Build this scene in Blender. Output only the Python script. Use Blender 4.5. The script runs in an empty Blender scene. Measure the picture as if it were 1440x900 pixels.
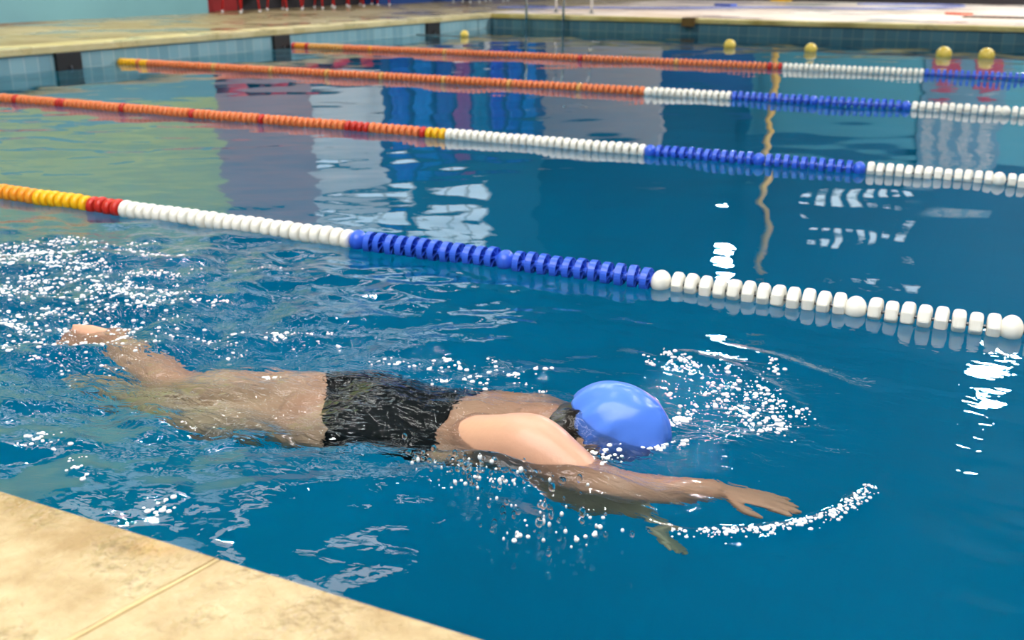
import bpy, bmesh, math, random
import numpy as np
from mathutils import Vector, Matrix
from math import sin, cos, pi, radians, sqrt

random.seed(7)
RNG = np.random.default_rng(11)
SC = bpy.context.scene
COL = SC.collection

# ------------------------------------------------------------------ camera
YAW, PITCH, ROLL, FPX, CAM_H = 0.4499, 0.3281, -0.0058, 1444.06, 0.9
_R = Vector((cos(YAW), sin(YAW), 0))
_F = Vector((-sin(YAW) * cos(PITCH), cos(YAW) * cos(PITCH), -sin(PITCH)))
_D = _F.cross(_R)
right = _R * cos(ROLL) + _D * sin(ROLL)
up = -(_D * cos(ROLL) - _R * sin(ROLL))
cd = bpy.data.cameras.new('camera')
cd.sensor_width = 36.0
cd.lens = FPX / 1440 * 36.0
cd.clip_start, cd.clip_end = 0.05, 200
cd.dof.use_dof = True
cd.dof.focus_distance = 2.15
cd.dof.aperture_fstop = 4.6
cam = bpy.data.objects.new('camera', cd)
COL.objects.link(cam)
m3 = Matrix((right, up, -_F)).transposed().to_4x4()
m3.translation = Vector((0, 0, CAM_H))
cam.matrix_world = m3
SC.camera = cam

# ------------------------------------------------------------------ world, exposure, lamp levels
w = bpy.data.worlds.new('hall_ambient')
SC.world = w
w.use_nodes = True
w.node_tree.nodes['Background'].inputs[0].default_value = (0.10, 0.30, 0.42, 1)
w.node_tree.nodes['Background'].inputs[1].default_value = 0.32
SC.view_settings.view_transform = 'Standard'
SC.view_settings.look = 'None'
SC.view_settings.exposure = 0.0
SC.view_settings.gamma = 1.0
SC.view_settings.use_curve_mapping = False
cy = SC.cycles
cy.caustics_reflective = False
cy.caustics_refractive = True
cy.sample_clamp_indirect = 4.0
cy.sample_clamp_direct = 0.0
cy.max_bounces = 10
cy.transmission_bounces = 8
cy.glossy_bounces = 5
cy.diffuse_bounces = 3
cy.volume_bounces = 0
FILL_PANEL = 10.5        # unseen fill light panels added overhead
FLOOD = 700.0      # flood lamps, two mirrored in the water, the others added as fill
SPARK = 260.0      # small ceiling lamps over the swimmer
WINDOW = 2.0


# ------------------------------------------------------------------ helpers
def srgb(r, g, b):
    f = lambda c: (c / 255 / 12.92) if c / 255 <= 0.04045 else ((c / 255 + 0.055) / 1.055) ** 2.4
    return (f(r), f(g), f(b), 1)


def mat(name, color, rough=0.5, spec=0.5, metal=0.0, noise=0.0, nscale=8, bump=0.0, bscale=60, coat=0.0, sss=0.0):
    m = bpy.data.materials.new(name)
    m.use_nodes = True
    nt = m.node_tree
    b = nt.nodes['Principled BSDF']
    b.inputs['Base Color'].default_value = color
    b.inputs['Roughness'].default_value = rough
    b.inputs['Specular IOR Level'].default_value = spec
    b.inputs['Metallic'].default_value = metal
    if coat:
        b.inputs['Coat Weight'].default_value = coat
        b.inputs['Coat Roughness'].default_value = 0.05
    if noise or bump:
        tc = nt.nodes.new('ShaderNodeTexCoord')
    if noise:
        n = nt.nodes.new('ShaderNodeTexNoise')
        n.inputs['Scale'].default_value = nscale
        n.inputs['Detail'].default_value = 5
        nt.links.new(tc.outputs['Object'], n.inputs['Vector'])
        r = nt.nodes.new('ShaderNodeMapRange')
        r.inputs['To Min'].default_value = 1 - noise
        r.inputs['To Max'].default_value = 1 + noise
        nt.links.new(n.outputs['Fac'], r.inputs['Value'])
        mx = nt.nodes.new('ShaderNodeVectorMath')
        mx.operation = 'SCALE'
        mx.inputs[0].default_value = color[:3]
        nt.links.new(r.outputs[0], mx.inputs['Scale'])
        nt.links.new(mx.outputs[0], b.inputs['Base Color'])
    if bump:
        n2 = nt.nodes.new('ShaderNodeTexNoise')
        n2.inputs['Scale'].default_value = bscale
        n2.inputs['Detail'].default_value = 3
        nt.links.new(tc.outputs['Object'], n2.inputs['Vector'])
        bp = nt.nodes.new('ShaderNodeBump')
        bp.inputs['Strength'].default_value = bump
        bp.inputs['Distance'].default_value = 0.01
        nt.links.new(n2.outputs['Fac'], bp.inputs['Height'])
        nt.links.new(bp.outputs[0], b.inputs['Normal'])
    return m


def emit(name, color, strength):
    m = bpy.data.materials.new(name)
    m.use_nodes = True
    nt = m.node_tree
    nt.nodes.clear()
    e = nt.nodes.new('ShaderNodeEmission')
    e.inputs[0].default_value = color
    e.inputs[1].default_value = strength
    o = nt.nodes.new('ShaderNodeOutputMaterial')
    nt.links.new(e.outputs[0], o.inputs[0])
    return m


def tile_mat(name, c1, c2, grout, size, rough=0.2, axes='XZ', noise=0.1):
    """square ceramic tiles, laid in object space"""
    m = bpy.data.materials.new(name)
    m.use_nodes = True
    nt = m.node_tree
    b = nt.nodes['Principled BSDF']
    b.inputs['Roughness'].default_value = rough
    tc = nt.nodes.new('ShaderNodeTexCoord')
    sp = nt.nodes.new('ShaderNodeSeparateXYZ')
    cb = nt.nodes.new('ShaderNodeCombineXYZ')
    nt.links.new(tc.outputs['Object'], sp.inputs[0])
    nt.links.new(sp.outputs[axes[0]], cb.inputs[0])
    nt.links.new(sp.outputs[axes[1]], cb.inputs[1])
    br = nt.nodes.new('ShaderNodeTexBrick')
    br.offset = 0.0
    br.inputs['Scale'].default_value = 1.0
    br.inputs['Brick Width'].default_value = size
    br.inputs['Row Height'].default_value = size
    br.inputs['Mortar Size'].default_value = size * 0.03
    br.inputs['Color1'].default_value = c1
    br.inputs['Color2'].default_value = c2
    br.inputs['Mortar'].default_value = grout
    nt.links.new(cb.outputs[0], br.inputs['Vector'])
    nt.links.new(br.outputs['Color'], b.inputs['Base Color'])
    return m


def new_obj(name, me, m=None, parent=None):
    o = bpy.data.objects.new(name, me)
    COL.objects.link(o)
    if m is not None:
        if isinstance(m, (list, tuple)):
            for x in m:
                me.materials.append(x)
        else:
            me.materials.append(m)
    if parent is not None:
        o.parent = parent
    return o


def from_bm(name, bm, m=None, parent=None, smooth=False):
    me = bpy.data.meshes.new(name)
    bm.normal_update()
    bm.to_mesh(me)
    bm.free()
    if smooth:
        me.polygons.foreach_set('use_smooth', [True] * len(me.polygons))
    return new_obj(name, me, m, parent)


def tag(o, label=None, cat=None, group=None, kind=None):
    if label: o['label'] = label
    if cat: o['category'] = cat
    if group: o['group'] = group
    if kind: o['kind'] = kind
    return o


def empty(name, loc=(0, 0, 0), rotz=0):
    o = bpy.data.objects.new(name, None)
    COL.objects.link(o)
    o.location = loc
    o.rotation_euler = (0, 0, rotz)
    o.empty_display_size = 0.05
    return o


def add_box(bm, lo, hi, bevel=0.0):
    lo, hi = Vector(lo), Vector(hi)
    c = (lo + hi) / 2
    r = bmesh.ops.create_cube(bm, size=1.0, matrix=Matrix.Translation(c) @ Matrix.Diagonal((*(hi - lo), 1)))
    if bevel:
        es = list({e for v in r['verts'] for e in v.link_edges})
        bmesh.ops.bevel(bm, geom=es, offset=bevel, segments=2, affect='EDGES', profile=0.7)


def add_tube(bm, pts, rad, seg=10, caps=True):
    """round tube along a polyline; rad: number or one per point"""
    pts = [Vector(p) for p in pts]
    n = len(pts)
    if not hasattr(rad, '__len__'):
        rad = [rad] * n
    prev = None
    rings = []
    for i, p in enumerate(pts):
        t = (pts[min(i + 1, n - 1)] - pts[max(i - 1, 0)]).normalized()
        if prev is None:
            a = Vector((0, 0, 1)) if abs(t.z) < 0.9 else Vector((1, 0, 0))
            u = t.cross(a).normalized()
        else:
            u = (prev - t * prev.dot(t)).normalized()
        prev = u
        v = t.cross(u)
        rings.append([bm.verts.new(p + (u * cos(2 * pi * k / seg) + v * sin(2 * pi * k / seg)) * rad[i]) for k in range(seg)])
    for a, b in zip(rings[:-1], rings[1:]):
        for k in range(seg):
            bm.faces.new((a[k], a[(k + 1) % seg], b[(k + 1) % seg], b[k]))
    if caps:
        bm.faces.new(rings[0][::-1])
        bm.faces.new(rings[-1])


def add_lathe_x(bm, profile, seg=20, closed=False, phase=0.0):
    """profile: (x, r) pairs turned about the X axis"""
    rings = []
    for x, r in profile:
        if r < 1e-6:
            rings.append([bm.verts.new((x, 0, 0))])
        else:
            rings.append([bm.verts.new((x, r * cos(2 * pi * k / seg + phase), r * sin(2 * pi * k / seg + phase))) for k in range(seg)])
    pr = list(zip(rings[:-1], rings[1:]))
    if closed:
        pr.append((rings[-1], rings[0]))
    for a, b in pr:
        for k in range(seg):
            k2 = (k + 1) % seg
            if len(a) == 1 and len(b) == 1:
                continue
            if len(a) == 1:
                bm.faces.new((a[0], b[k2], b[k]))
            elif len(b) == 1:
                bm.faces.new((a[k], a[k2], b[0]))
            else:
                bm.faces.new((a[k], a[k2], b[k2], b[k]))


def box_obj(name, lo, hi, m, bevel=0.0, parent=None):
    bm = bmesh.new()
    add_box(bm, lo, hi, bevel)
    return from_bm(name, bm, m, parent)


def struct(name, lo, hi, m, bevel=0.0, label=None):
    o = box_obj(name, lo, hi, m, bevel)
    tag(o, kind='structure')
    if label:
        tag(o, label, 'structure')
    return o


# ------------------------------------------------------------------ setting: pool shell, decks, hall
XL, YF, YN, XR = -8.06, 15.8, 0.83, 9.0        # pool walls
DECK, COPE, DEPTH = 0.22, 0.16, -1.7
M_floor_pool = tile_mat('pool_floor_tiles', (0.0, 0.268, 0.452, 1), (0.0, 0.263, 0.447, 1), (0.0, 0.258, 0.44, 1), 0.25, axes='XY')
M_tile_end = tile_mat('pale_teal_tiles', srgb(140, 178, 186), srgb(120, 160, 170), srgb(170, 190, 190), 0.15, axes='YZ')
M_tile_far = tile_mat('slate_teal_tiles', srgb(78, 116, 128), srgb(62, 98, 112), srgb(110, 130, 130), 0.15, axes='XZ')
M_tile_blue = tile_mat('blue_pool_tiles', (0.0, 0.27, 0.46, 1), (0.0, 0.26, 0.45, 1), (0.0, 0.28, 0.46, 1), 0.25, axes='XZ')


def stone_mat(name, c_lo, c_hi, stain, scale=6.0, rough=0.35, bump=0.6):
    m = bpy.data.materials.new(name)
    m.use_nodes = True
    nt = m.node_tree
    b = nt.nodes['Principled BSDF']
    tc = nt.nodes.new('ShaderNodeTexCoord')
    n1 = nt.nodes.new('ShaderNodeTexNoise')
    n1.inputs['Scale'].default_value = scale
    n1.inputs['Detail'].default_value = 8
    n1.inputs['Roughness'].default_value = 0.65
    nt.links.new(tc.outputs['Object'], n1.inputs['Vector'])
    cr = nt.nodes.new('ShaderNodeValToRGB')
    cr.color_ramp.elements[0].position = 0.36
    cr.color_ramp.elements[0].color = c_lo
    cr.color_ramp.elements[1].position = 0.62
    cr.color_ramp.elements[1].color = c_hi
    nt.links.new(n1.outputs['Fac'], cr.inputs[0])
    # scattered stains
    n2 = nt.nodes.new('ShaderNodeTexNoise')
    n2.inputs['Scale'].default_value = scale * 0.55
    n2.inputs['Detail'].default_value = 4
    mp = nt.nodes.new('ShaderNodeMapping')
    mp.inputs['Location'].default_value = (3.1, 7.7, 0)
    nt.links.new(tc.outputs['Object'], mp.inputs[0])
    nt.links.new(mp.outputs[0], n2.inputs['Vector'])
    r2 = nt.nodes.new('ShaderNodeMapRange')
    r2.inputs['From Min'].default_value = 0.60
    r2.inputs['From Max'].default_value = 0.74
    nt.links.new(n2.outputs['Fac'], r2.inputs['Value'])
    mx = nt.nodes.new('ShaderNodeMix')
    mx.data_type = 'RGBA'
    nt.links.new(r2.outputs[0], mx.inputs['Factor'])
    nt.links.new(cr.outputs[0], mx.inputs['A'])
    mx.inputs['B'].default_value = stain
    # small pits
    vo = nt.nodes.new('ShaderNodeTexNoise')
    vo.inputs['Scale'].default_value = scale * 16
    vo.inputs['Detail'].default_value = 3
    nt.links.new(tc.outputs['Object'], vo.inputs['Vector'])
    n4 = nt.nodes.new('ShaderNodeTexNoise')
    n4.inputs['Scale'].default_value = scale * 1.6
    nt.links.new(tc.outputs['Object'], n4.inputs['Vector'])
    mul = nt.nodes.new('ShaderNodeMath')
    mul.operation = 'MULTIPLY'
    nt.links.new(vo.outputs['Fac'], mul.inputs[0])
    nt.links.new(n4.outputs['Fac'], mul.inputs[1])
    r3 = nt.nodes.new('ShaderNodeMapRange')
    r3.inputs['From Min'].default_value = 0.335
    r3.inputs['From Max'].default_value = 0.40
    nt.links.new(mul.outputs[0], r3.inputs['Value'])
    mx2 = nt.nodes.new('ShaderNodeMix')
    mx2.data_type = 'RGBA'
    r3s = nt.nodes.new('ShaderNodeMath')
    r3s.operation = 'MULTIPLY'
    r3s.inputs[1].default_value = 0.35
    nt.links.new(r3.outputs[0], r3s.inputs[0])
    nt.links.new(r3s.outputs[0], mx2.inputs['Factor'])
    nt.links.new(mx.outputs['Result'], mx2.inputs['A'])
    mx2.inputs['B'].default_value = (c_lo[0] * 0.45, c_lo[1] * 0.4, c_lo[2] * 0.35, 1)
    nt.links.new(mx2.outputs['Result'], b.inputs['Base Color'])
    # wet patches are smoother
    r4 = nt.nodes.new('ShaderNodeMapRange')
    r4.inputs['From Min'].default_value = 0.42
    r4.inputs['From Max'].default_value = 0.6
    r4.inputs['To Min'].default_value = rough + 0.25
    r4.inputs['To Max'].default_value = rough - 0.2
    nt.links.new(n4.outputs['Fac'], r4.inputs['Value'])
    nt.links.new(r4.outputs[0], b.inputs['Roughness'])
    bp = nt.nodes.new('ShaderNodeBump')
    bp.inputs['Strength'].default_value = bump
    bp.inputs['Distance'].default_value = 0.003
    nt.links.new(mul.outputs[0], bp.inputs['Height'])
    # coarse hammered relief, strongest in the worn patches
    n5 = nt.nodes.new('ShaderNodeTexNoise')
    n5.inputs['Scale'].default_value = scale * 9
    n5.inputs['Detail'].default_value = 2
    n5.inputs['Roughness'].default_value = 0.5
    nt.links.new(tc.outputs['Object'], n5.inputs['Vector'])
    r5 = nt.nodes.new('ShaderNodeMapRange')
    r5.inputs['From Min'].default_value = 0.40
    r5.inputs['From Max'].default_value = 0.62
    r5.inputs['To Min'].default_value = 0.55 * bump
    r5.inputs['To Max'].default_value = 0.9 * bump
    nt.links.new(n4.outputs['Fac'], r5.inputs['Value'])
    bp2 = nt.nodes.new('ShaderNodeBump')
    bp2.inputs['Distance'].default_value = 0.013
    nt.links.new(r5.outputs[0], bp2.inputs['Strength'])
    nt.links.new(n5.outputs['Fac'], bp2.inputs['Height'])
    nt.links.new(bp.outputs[0], bp2.inputs['Normal'])
    nt.links.new(bp2.outputs[0], b.inputs['Normal'])
    return m


M_stone_near = stone_mat('cream_stone', srgb(160, 134, 92), srgb(198, 178, 138), srgb(200, 150, 76), 7.0, rough=0.38, bump=1.0)
M_stone_left = stone_mat('ochre_wet_stone', srgb(136, 118, 80), srgb(166, 152, 118), srgb(104, 66, 36), 0.9, rough=0.35, bump=0.2)
M_stone_cope = stone_mat('pale_yellow_stone', srgb(190, 176, 124), srgb(214, 200, 152), srgb(190, 170, 100), 1.5, rough=0.4, bump=0.2)
M_stone_far = stone_mat('rosy_pale_stone', srgb(208, 186, 168), srgb(232, 218, 204), srgb(190, 165, 130), 0.5, rough=0.4, bump=0.2)
M_cope_far = stone_mat('mossy_yellow_edge', srgb(170, 152, 80), srgb(205, 190, 130), srgb(120, 105, 50), 1.2, rough=0.5, bump=0.2)

struct('pool_floor', (XL - 0.4, YN - 0.4, DEPTH - 0.2), (XR + 0.4, YF + 0.4, DEPTH), M_floor_pool)
struct('pool_wall_left', (XL - 0.3, YN, DEPTH), (XL, YF, COPE), M_tile_end)
struct('pool_wall_far', (XL - 0.3, YF, DEPTH), (XR + 0.3, YF + 0.3, COPE), M_tile_far)
struct('pool_wall_near', (XL - 0.3, YN - 0.33, DEPTH), (XR + 0.3, YN - 0.03, COPE), M_tile_blue)
struct('pool_wall_right', (XR, YN, DEPTH), (XR + 0.3, YF, COPE), M_tile_blue)
# decks
struct('floor_left', (-12.6, -3.0, 0.0), (XL - 0.32, 30.0, DECK - 0.003), M_stone_left)
struct('trim_1', (XL - 0.36, YN, COPE - 0.005), (XL + 0.03, YF - 0.03, DECK), M_stone_cope, 0.012)
struct('floor_far', (XL - 0.32, YF + 0.3, 0.0), (XR + 3, 30.0, DECK - 0.003), M_stone_far)
struct('trim_2', (XL - 0.36, YF - 0.03, COPE - 0.005), (XR + 0.3, YF + 0.36, DECK), M_cope_far, 0.012)


# near deck: two big slabs with a raised grout line between
def near_deck():
    bm = bmesh.new()
    jx0, jy0 = -0.793, 0.828       # joint meets the edge
    jx1, jy1 = -0.826, 0.636
    k = (jx1 - jx0) / (jy1 - jy0)
    ylo = -1.2
    xb = jx0 + k * (ylo - jy0)

    def slab(x0t, x0b, x1t, x1b):
        vs = []
        for z in (0.15, DECK):
            vs.append([bm.verts.new(p) for p in ((x0t, YN, z), (x0b, ylo, z), (x1b, ylo, z), (x1t, YN, z))])
        a, b = vs
        bm.faces.new(a[::-1])
        top = bm.faces.new(b)
        for i in range(4):
            bm.faces.new((a[i], a[(i + 1) % 4], b[(i + 1) % 4], b[i]))
        return top

    g = 0.0012
    tops = [slab(-1.56 - 1.6, xb - 2.2, jx0 - g, xb - g), slab(jx0 + g, xb + g, 1.4, 1.4 + xb - jx0)]
    bmesh.ops.recalc_face_normals(bm, faces=bm.faces[:])
    es = list({e for f in tops for e in f.edges})
    bmesh.ops.bevel(bm, geom=es, offset=0.004, segments=3, affect='EDGES')
    o = from_bm('floor_near', bm, M_stone_near)
    tag(o, kind='structure')
    bm = bmesh.new()
    pts, rad = [], []
    for i in range(60):
        t = i / 59
        y = YN - 0.005 + t * (ylo - YN)
        pts.append((jx0 + k * (y - jy0) + random.uniform(-.0008, .0008), y, DECK - 0.0014))
        rad.append(0.0036 + random.uniform(-.0010, .0010))
    add_tube(bm, pts, rad, 8)
    tag(from_bm('trim_3', bm, mat('pale_grout', srgb(214, 190, 138), 0.6), smooth=True), kind='structure')
    struct('floor_near_base', (-6, -3, 0.0), (6, YN - 0.06, 0.149), M_stone_near)


near_deck()

# hall walls (upper parts are seen mirrored in the water)
XW, YW = -11.95, 27.0
M_teal = mat('teal_wall_paint', srgb(112, 165, 174), 0.55, noise=0.12, nscale=1.2)
M_green = mat('light_green_wall_paint', srgb(186, 206, 122), 0.6, noise=0.2, nscale=0.9)
M_mauve = mat('mauve_wall_paint', srgb(165, 142, 144), 0.7, noise=0.1, nscale=1.0)
M_dark = mat('dark_recess_paint', srgb(24, 18, 24), 0.6)
M_maroon = mat('maroon_wall_panel', srgb(150, 14, 18), 0.5)
M_grey = mat('grey_wall_paint', srgb(182, 174, 168), 0.6, noise=0.1, nscale=0.7)
M_navy = mat('blue_wall_paint', srgb(14, 58, 120), 0.6, noise=0.2, nscale=0.8)
M_tealdk = mat('deep_teal_wall_paint', srgb(62, 122, 136), 0.6, noise=0.12, nscale=0.7)
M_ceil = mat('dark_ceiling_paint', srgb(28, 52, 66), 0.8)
struct('wall_left', (XW - 0.3, -3, DECK - 0.01), (XW, 13.42, 1.12), M_teal)
struct('wall_left_upper', (XW - 0.3, -3, 1.12), (XW, 13.42, 5.6), M_green)
struct('wall_left_recess', (XW - 0.8, 13.42, DECK - 0.01), (XW - 0.45, 20.2, 1.05), M_dark)
struct('wall_left_middle', (XW - 0.5, 13.42, 1.05), (XW, 16.0, 4.3), M_mauve)
struct('wall_left_pale', (XW - 0.5, 16.0, 1.35), (XW - 0.1, 18.6, 3.6), mat('pale_blue_wall_paint', srgb(214, 226, 232), 0.6))
struct('wall_left_end', (XW - 0.5, 18.6, DECK - 0.01), (XW - 0.1, 27.0, 3.5), M_navy)
struct('wall_far_grey', (XW - 0.3, YW, DECK - 0.01), (-8.65, YW + 0.3, 3.8), M_grey)
struct('wall_far_blue', (-8.65, YW, DECK - 0.01), (-6.2, YW + 0.3, 2.4), M_navy)
struct('wall_far_teal', (-6.2, YW, DECK - 0.01), (12.0, YW + 0.3, 3.3), M_tealdk)
struct('baseboard_far', (-8.6, YW - 0.03, DECK - 0.01), (12.0, YW, 0.36), M_dark)
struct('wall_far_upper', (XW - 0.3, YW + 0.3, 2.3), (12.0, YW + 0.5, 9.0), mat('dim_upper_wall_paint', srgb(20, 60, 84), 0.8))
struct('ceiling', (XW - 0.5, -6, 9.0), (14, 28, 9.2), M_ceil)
M_win = emit('daylit_window_pane', (0.72, 0.90, 1.0, 1), WINDOW)
M_white = mat('white_frame_paint', srgb(225, 228, 228), 0.5)


def window(n, y0, y1, z0, z1):
    t = box_obj('window_%d' % n, (XW - 0.16, y0, z0), (XW - 0.12, y1, z1), M_win)
    tag(t, kind='structure')
    bm = bmesh.new()
    add_box(bm, (XW - 0.12, y0 - .06, z0 - .06), (XW - 0.06, y1 + .06, z0))
    add_box(bm, (XW - 0.12, y0 - .06, z1), (XW - 0.06, y1 + .06, z1 + .06))
    for k in range(4):
        y = y0 + (y1 - y0) * k / 3
        add_box(bm, (XW - 0.12, y - .03, z0), (XW - 0.06, y + .03, z1))
    from_bm('window_frame', bm, M_white, t)


window(1, 15.9, 19.6, 3.9, 6.0)
window(2, 20.2, 23.4, 4.4, 6.8)
window(3, 9.0, 12.6, 5.9, 7.4)


# ceiling lamps, with added fill panels and floods -------------------------------------------------------------
M_fill_panel = emit('added_luminous_panel', (1.0, 0.97, 0.93, 1), FILL_PANEL)
M_house = mat('grey_lamp_housing', srgb(70, 74, 78), 0.4, metal=0.8)


def added_fill_panel(x0, x1, y0, y1, z, label, k=1.0):  # unseen panels added to light swimmer, decks and end wall
    t = empty('added_fill_light', ((x0 + x1) / 2, (y0 + y1) / 2, z))
    bm = bmesh.new()
    hx, hy = (x1 - x0) / 2, (y1 - y0) / 2
    add_box(bm, (-hx, -hy, 0.0), (hx, hy, 0.02))
    from_bm('added_fill_diffuser', bm, M_fill_panel if k == 1.0 else emit('dim_added_luminous_panel', (1.0, 0.97, 0.93, 1), FILL_PANEL * k), t)
    bm = bmesh.new()
    add_box(bm, (-hx - .08, -hy - .08, 0.02), (hx + .08, hy + .08, 0.12))
    for sx in (-1, 1):
        for sy in (-1, 1):
            add_tube(bm, [(sx * hx * .9, sy * hy * .9, 0.1), (sx * hx * .9, sy * hy * .9, 9.02 - z)], 0.012, 6)
    from_bm('housing', bm, M_house, t)
    tag(t, label, 'ceiling light', 'added fill light panels')  # unseen fill panels, added overhead


added_fill_panel(-6.0, 4.0, -5.6, -4.0, 7.2, 'long added fill light panel farthest behind the near deck')
added_fill_panel(-6.0, 4.0, -2.9, -1.3, 7.2, 'long added fill light panel just behind the near deck')
added_fill_panel(-6.0, 4.0, -0.5, 0.9, 7.2, 'long added fill light panel above the near deck edge')
added_fill_panel(-11.3, -10.3, 3.0, 17.0, 8.4, 'dim added fill light panel along the green end wall', 0.38)


def flood(name, loc, target, r, strength, label, color=(1.0, 0.97, 0.95, 1)):
    t = empty(name, loc)
    d = (Vector(target) - Vector(loc)).normalized()
    q = d.to_track_quat('X', 'Z')
    bm = bmesh.new()
    add_lathe_x(bm, [(-0.22, 0.0), (-0.22, r * .45), (-0.05, r * 1.02), (0.03, r * 1.08), (0.03, r), (0.0, r), (-0.04, 0.0)], 24)
    o = from_bm('housing', bm, M_house, t)
    o.rotation_mode = 'QUATERNION'
    o.rotation_quaternion = q
    bm = bmesh.new()
    add_lathe_x(bm, [(0.002, 0.0), (0.002, r * .6), (0.001, r * .97)], 24)
    o = from_bm('lens', bm, emit('flood_lens_glow', color, strength), t)
    o.rotation_mode = 'QUATERNION'
    o.rotation_quaternion = q
    bm = bmesh.new()
    add_tube(bm, [(0, 0, r * .5), (0, 0, 9.02 - loc[2])], 0.02, 8)
    from_bm('hanger', bm, M_house, t)
    tag(t, label, 'flood lamp')


flood('flood_lamp', (-4.80, 19.5, 4.42), (-2, 6, 0), 0.21, FLOOD * .75, 'hanging flood lamp over the far deck beside the yellow pole')
flood('flood_lamp', (0.42, 19.5, 5.95), (-2, 8, 0), 0.30, FLOOD * .55, 'large hanging flood lamp high over the far deck')
flood('flood_lamp', (5.5, 18.5, 6.5), (-4, 20, 0), 0.30, FLOOD * .8, 'added hanging flood lamp beyond the right end of the far deck')  # unseen lamp added to light the far deck
flood('flood_lamp', (4.0, 9.0, 6.8), (-9, 12, 0), 0.30, FLOOD * .8, 'added hanging flood lamp aimed at the end wall')  # unseen lamp added to light the end wall side
for (x, y, z, tg, r, k, lab) in ((-9.6, 8.4, 8.0, (-12, 10, 2.0), .30, 1.0, 'added flood lamp washing the green end wall'),
                                 (3.2, 21.0, 7.5, (-8, 27, 2), .36, 1.1, 'added flood lamp washing the far wall from the hall corner'),
                                 (5.4, 22.0, 7.5, (0, 27, 2), .36, 1.1, 'added flood lamp washing the far wall behind the notice board')):
    flood('flood_lamp', (x, y, z), tg, r, FLOOD * k, lab)  # unseen floods added to brighten the end and far walls
# small bright ceiling lamps whose glints dance on the ripples
for (x, y, z) in ((-3.4, 4.6, 6.6), (-1.2, 6.6, 6.6), (-5.2, 5.6, 6.4), (-2.6, 6.9, 6.6), (0.8, 5.0, 6.5)):
    flood('spot_lamp', (x, y, z), (x * .4 - .8, 1.6, 0), 0.15, SPARK,
          'small ceiling spot lamp above the near lanes')
for o in list(COL.objects):
    if o.name.startswith('spot_lamp'):
        o['group'] = 'small spot lamps above the near lanes'
        o['category'] = 'spot lamp'

# ------------------------------------------------------------------ water
def hfield(x, y):
    """height of the pool surface (metres)"""
    r = np.random.default_rng(5)
    h = np.zeros_like(x)
    # calm long ripples over the whole pool
    for i in range(26):
        lam = 0.25 * (1.28 ** (i % 9)) * r.uniform(.9, 1.1)
        th = r.uniform(0, 2 * pi)
        kx, ky = 2 * pi / lam * cos(th), 2 * pi / lam * sin(th)
        slope = 0.0037
        h += slope * lam / (2 * pi) * np.sin(kx * x + ky * y + r.uniform(0, 2 * pi))
    # livelier water, strongest behind the kicking feet and fading to the right and away
    g = lambda cx, cy, sx, sy: np.exp(-(((x - cx) / sx) ** 2 + ((y - cy) / sy) ** 2))
    near = 1 / (1 + np.exp((y - 3.0) / 0.22))
    D1 = near * (0.75 * g(-2.6, 1.9, 0.85, 0.9) + 0.62 * g(-1.6, 1.75, 0.8, 0.50) + 0.22 * g(-1.7, 2.5, 0.9, 0.6)
                 + 0.50 * g(-0.75, 1.75, 0.35, 0.25) + 0.05)
    D1 += 0.16 * np.exp(-(((x + 5) / 2.2) ** 2 + ((y - 4.0) / 1.2) ** 2))
    a = np.zeros_like(x)
    for i in range(70):
        lam = 0.05 * (1.22 ** (i % 12)) * r.uniform(.9, 1.1)
        th = r.normal(0.5 * pi, 0.75) + (pi if r.random() < .5 else 0)
        kx, ky = 2 * pi / lam * cos(th), 2 * pi / lam * sin(th)
        slope = 0.060 * (lam / 0.15) ** 0.15
        ph = r.uniform(0, 2 * pi) + 0.9 * np.sin(x * r.uniform(1, 3) + r.uniform(0, 6)) + 0.9 * np.sin(y * r.uniform(1, 3) + r.uniform(0, 6))
        a += slope * lam / (2 * pi) * np.sin(kx * x + ky * y + ph)
    h += D1 * a
    # ring thrown up by the leading hand, and bow waves off the cap
    def ring(cx, cy, rad, wid, amp, a0, a1):
        d = np.hypot(x - cx, y - cy)
        an = np.arctan2(y - cy, x - cx)
        mid, half = (a0 + a1) / 2, (a1 - a0) / 2
        da = np.abs((an - mid + pi) % (2 * pi) - pi)
        m = np.clip(1 - da / half, 0, 1) ** .5
        return amp * m * np.exp(-((d - rad) / wid) ** 2)
    h += ring(-0.50, 1.86, 0.365, 0.018, 0.010, -1.5, 0.1)
    h += ring(-0.50, 1.86, 0.42, 0.025, -0.004, -1.5, 0.1)
    h += ring(-0.95, 1.20, 1.305, 0.028, 0.008, 0.95, 1.36)
    h += ring(-0.85, 1.75, 0.64, 0.022, 0.008, 0.35, 1.3)
    # shoulder wave along the near side of the body
    yc = 1.590 + 0.10 * (x + 0.75)
    h += 0.024 * np.exp(-((y - yc) / 0.026) ** 2) * np.exp(-((x + 0.78) / 0.22) ** 2)
    # hollow and film around the trunk
    h += 0.014 * g(-1.15, 1.80, 0.30, 0.17)
    h -= 0.010 * g(-0.78, 1.66, 0.14, 0.07)
    h += 0.042 * g(-0.705, 1.785, 0.075, 0.042) + 0.012 * g(-0.62, 1.75, 0.09, 0.03)
    return h


def spaced(stops):
    """stops: (from, to, step) runs -> one rising axis"""
    out = []
    for a, b, s in stops:
        out.append(np.linspace(a, b, max(2, int(round((b - a) / s)) + 1))[:-1])
    out.append(np.array([stops[-1][1]]))
    return np.concatenate(out)


M_water = bpy.data.materials.new('pool_water')


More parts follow.
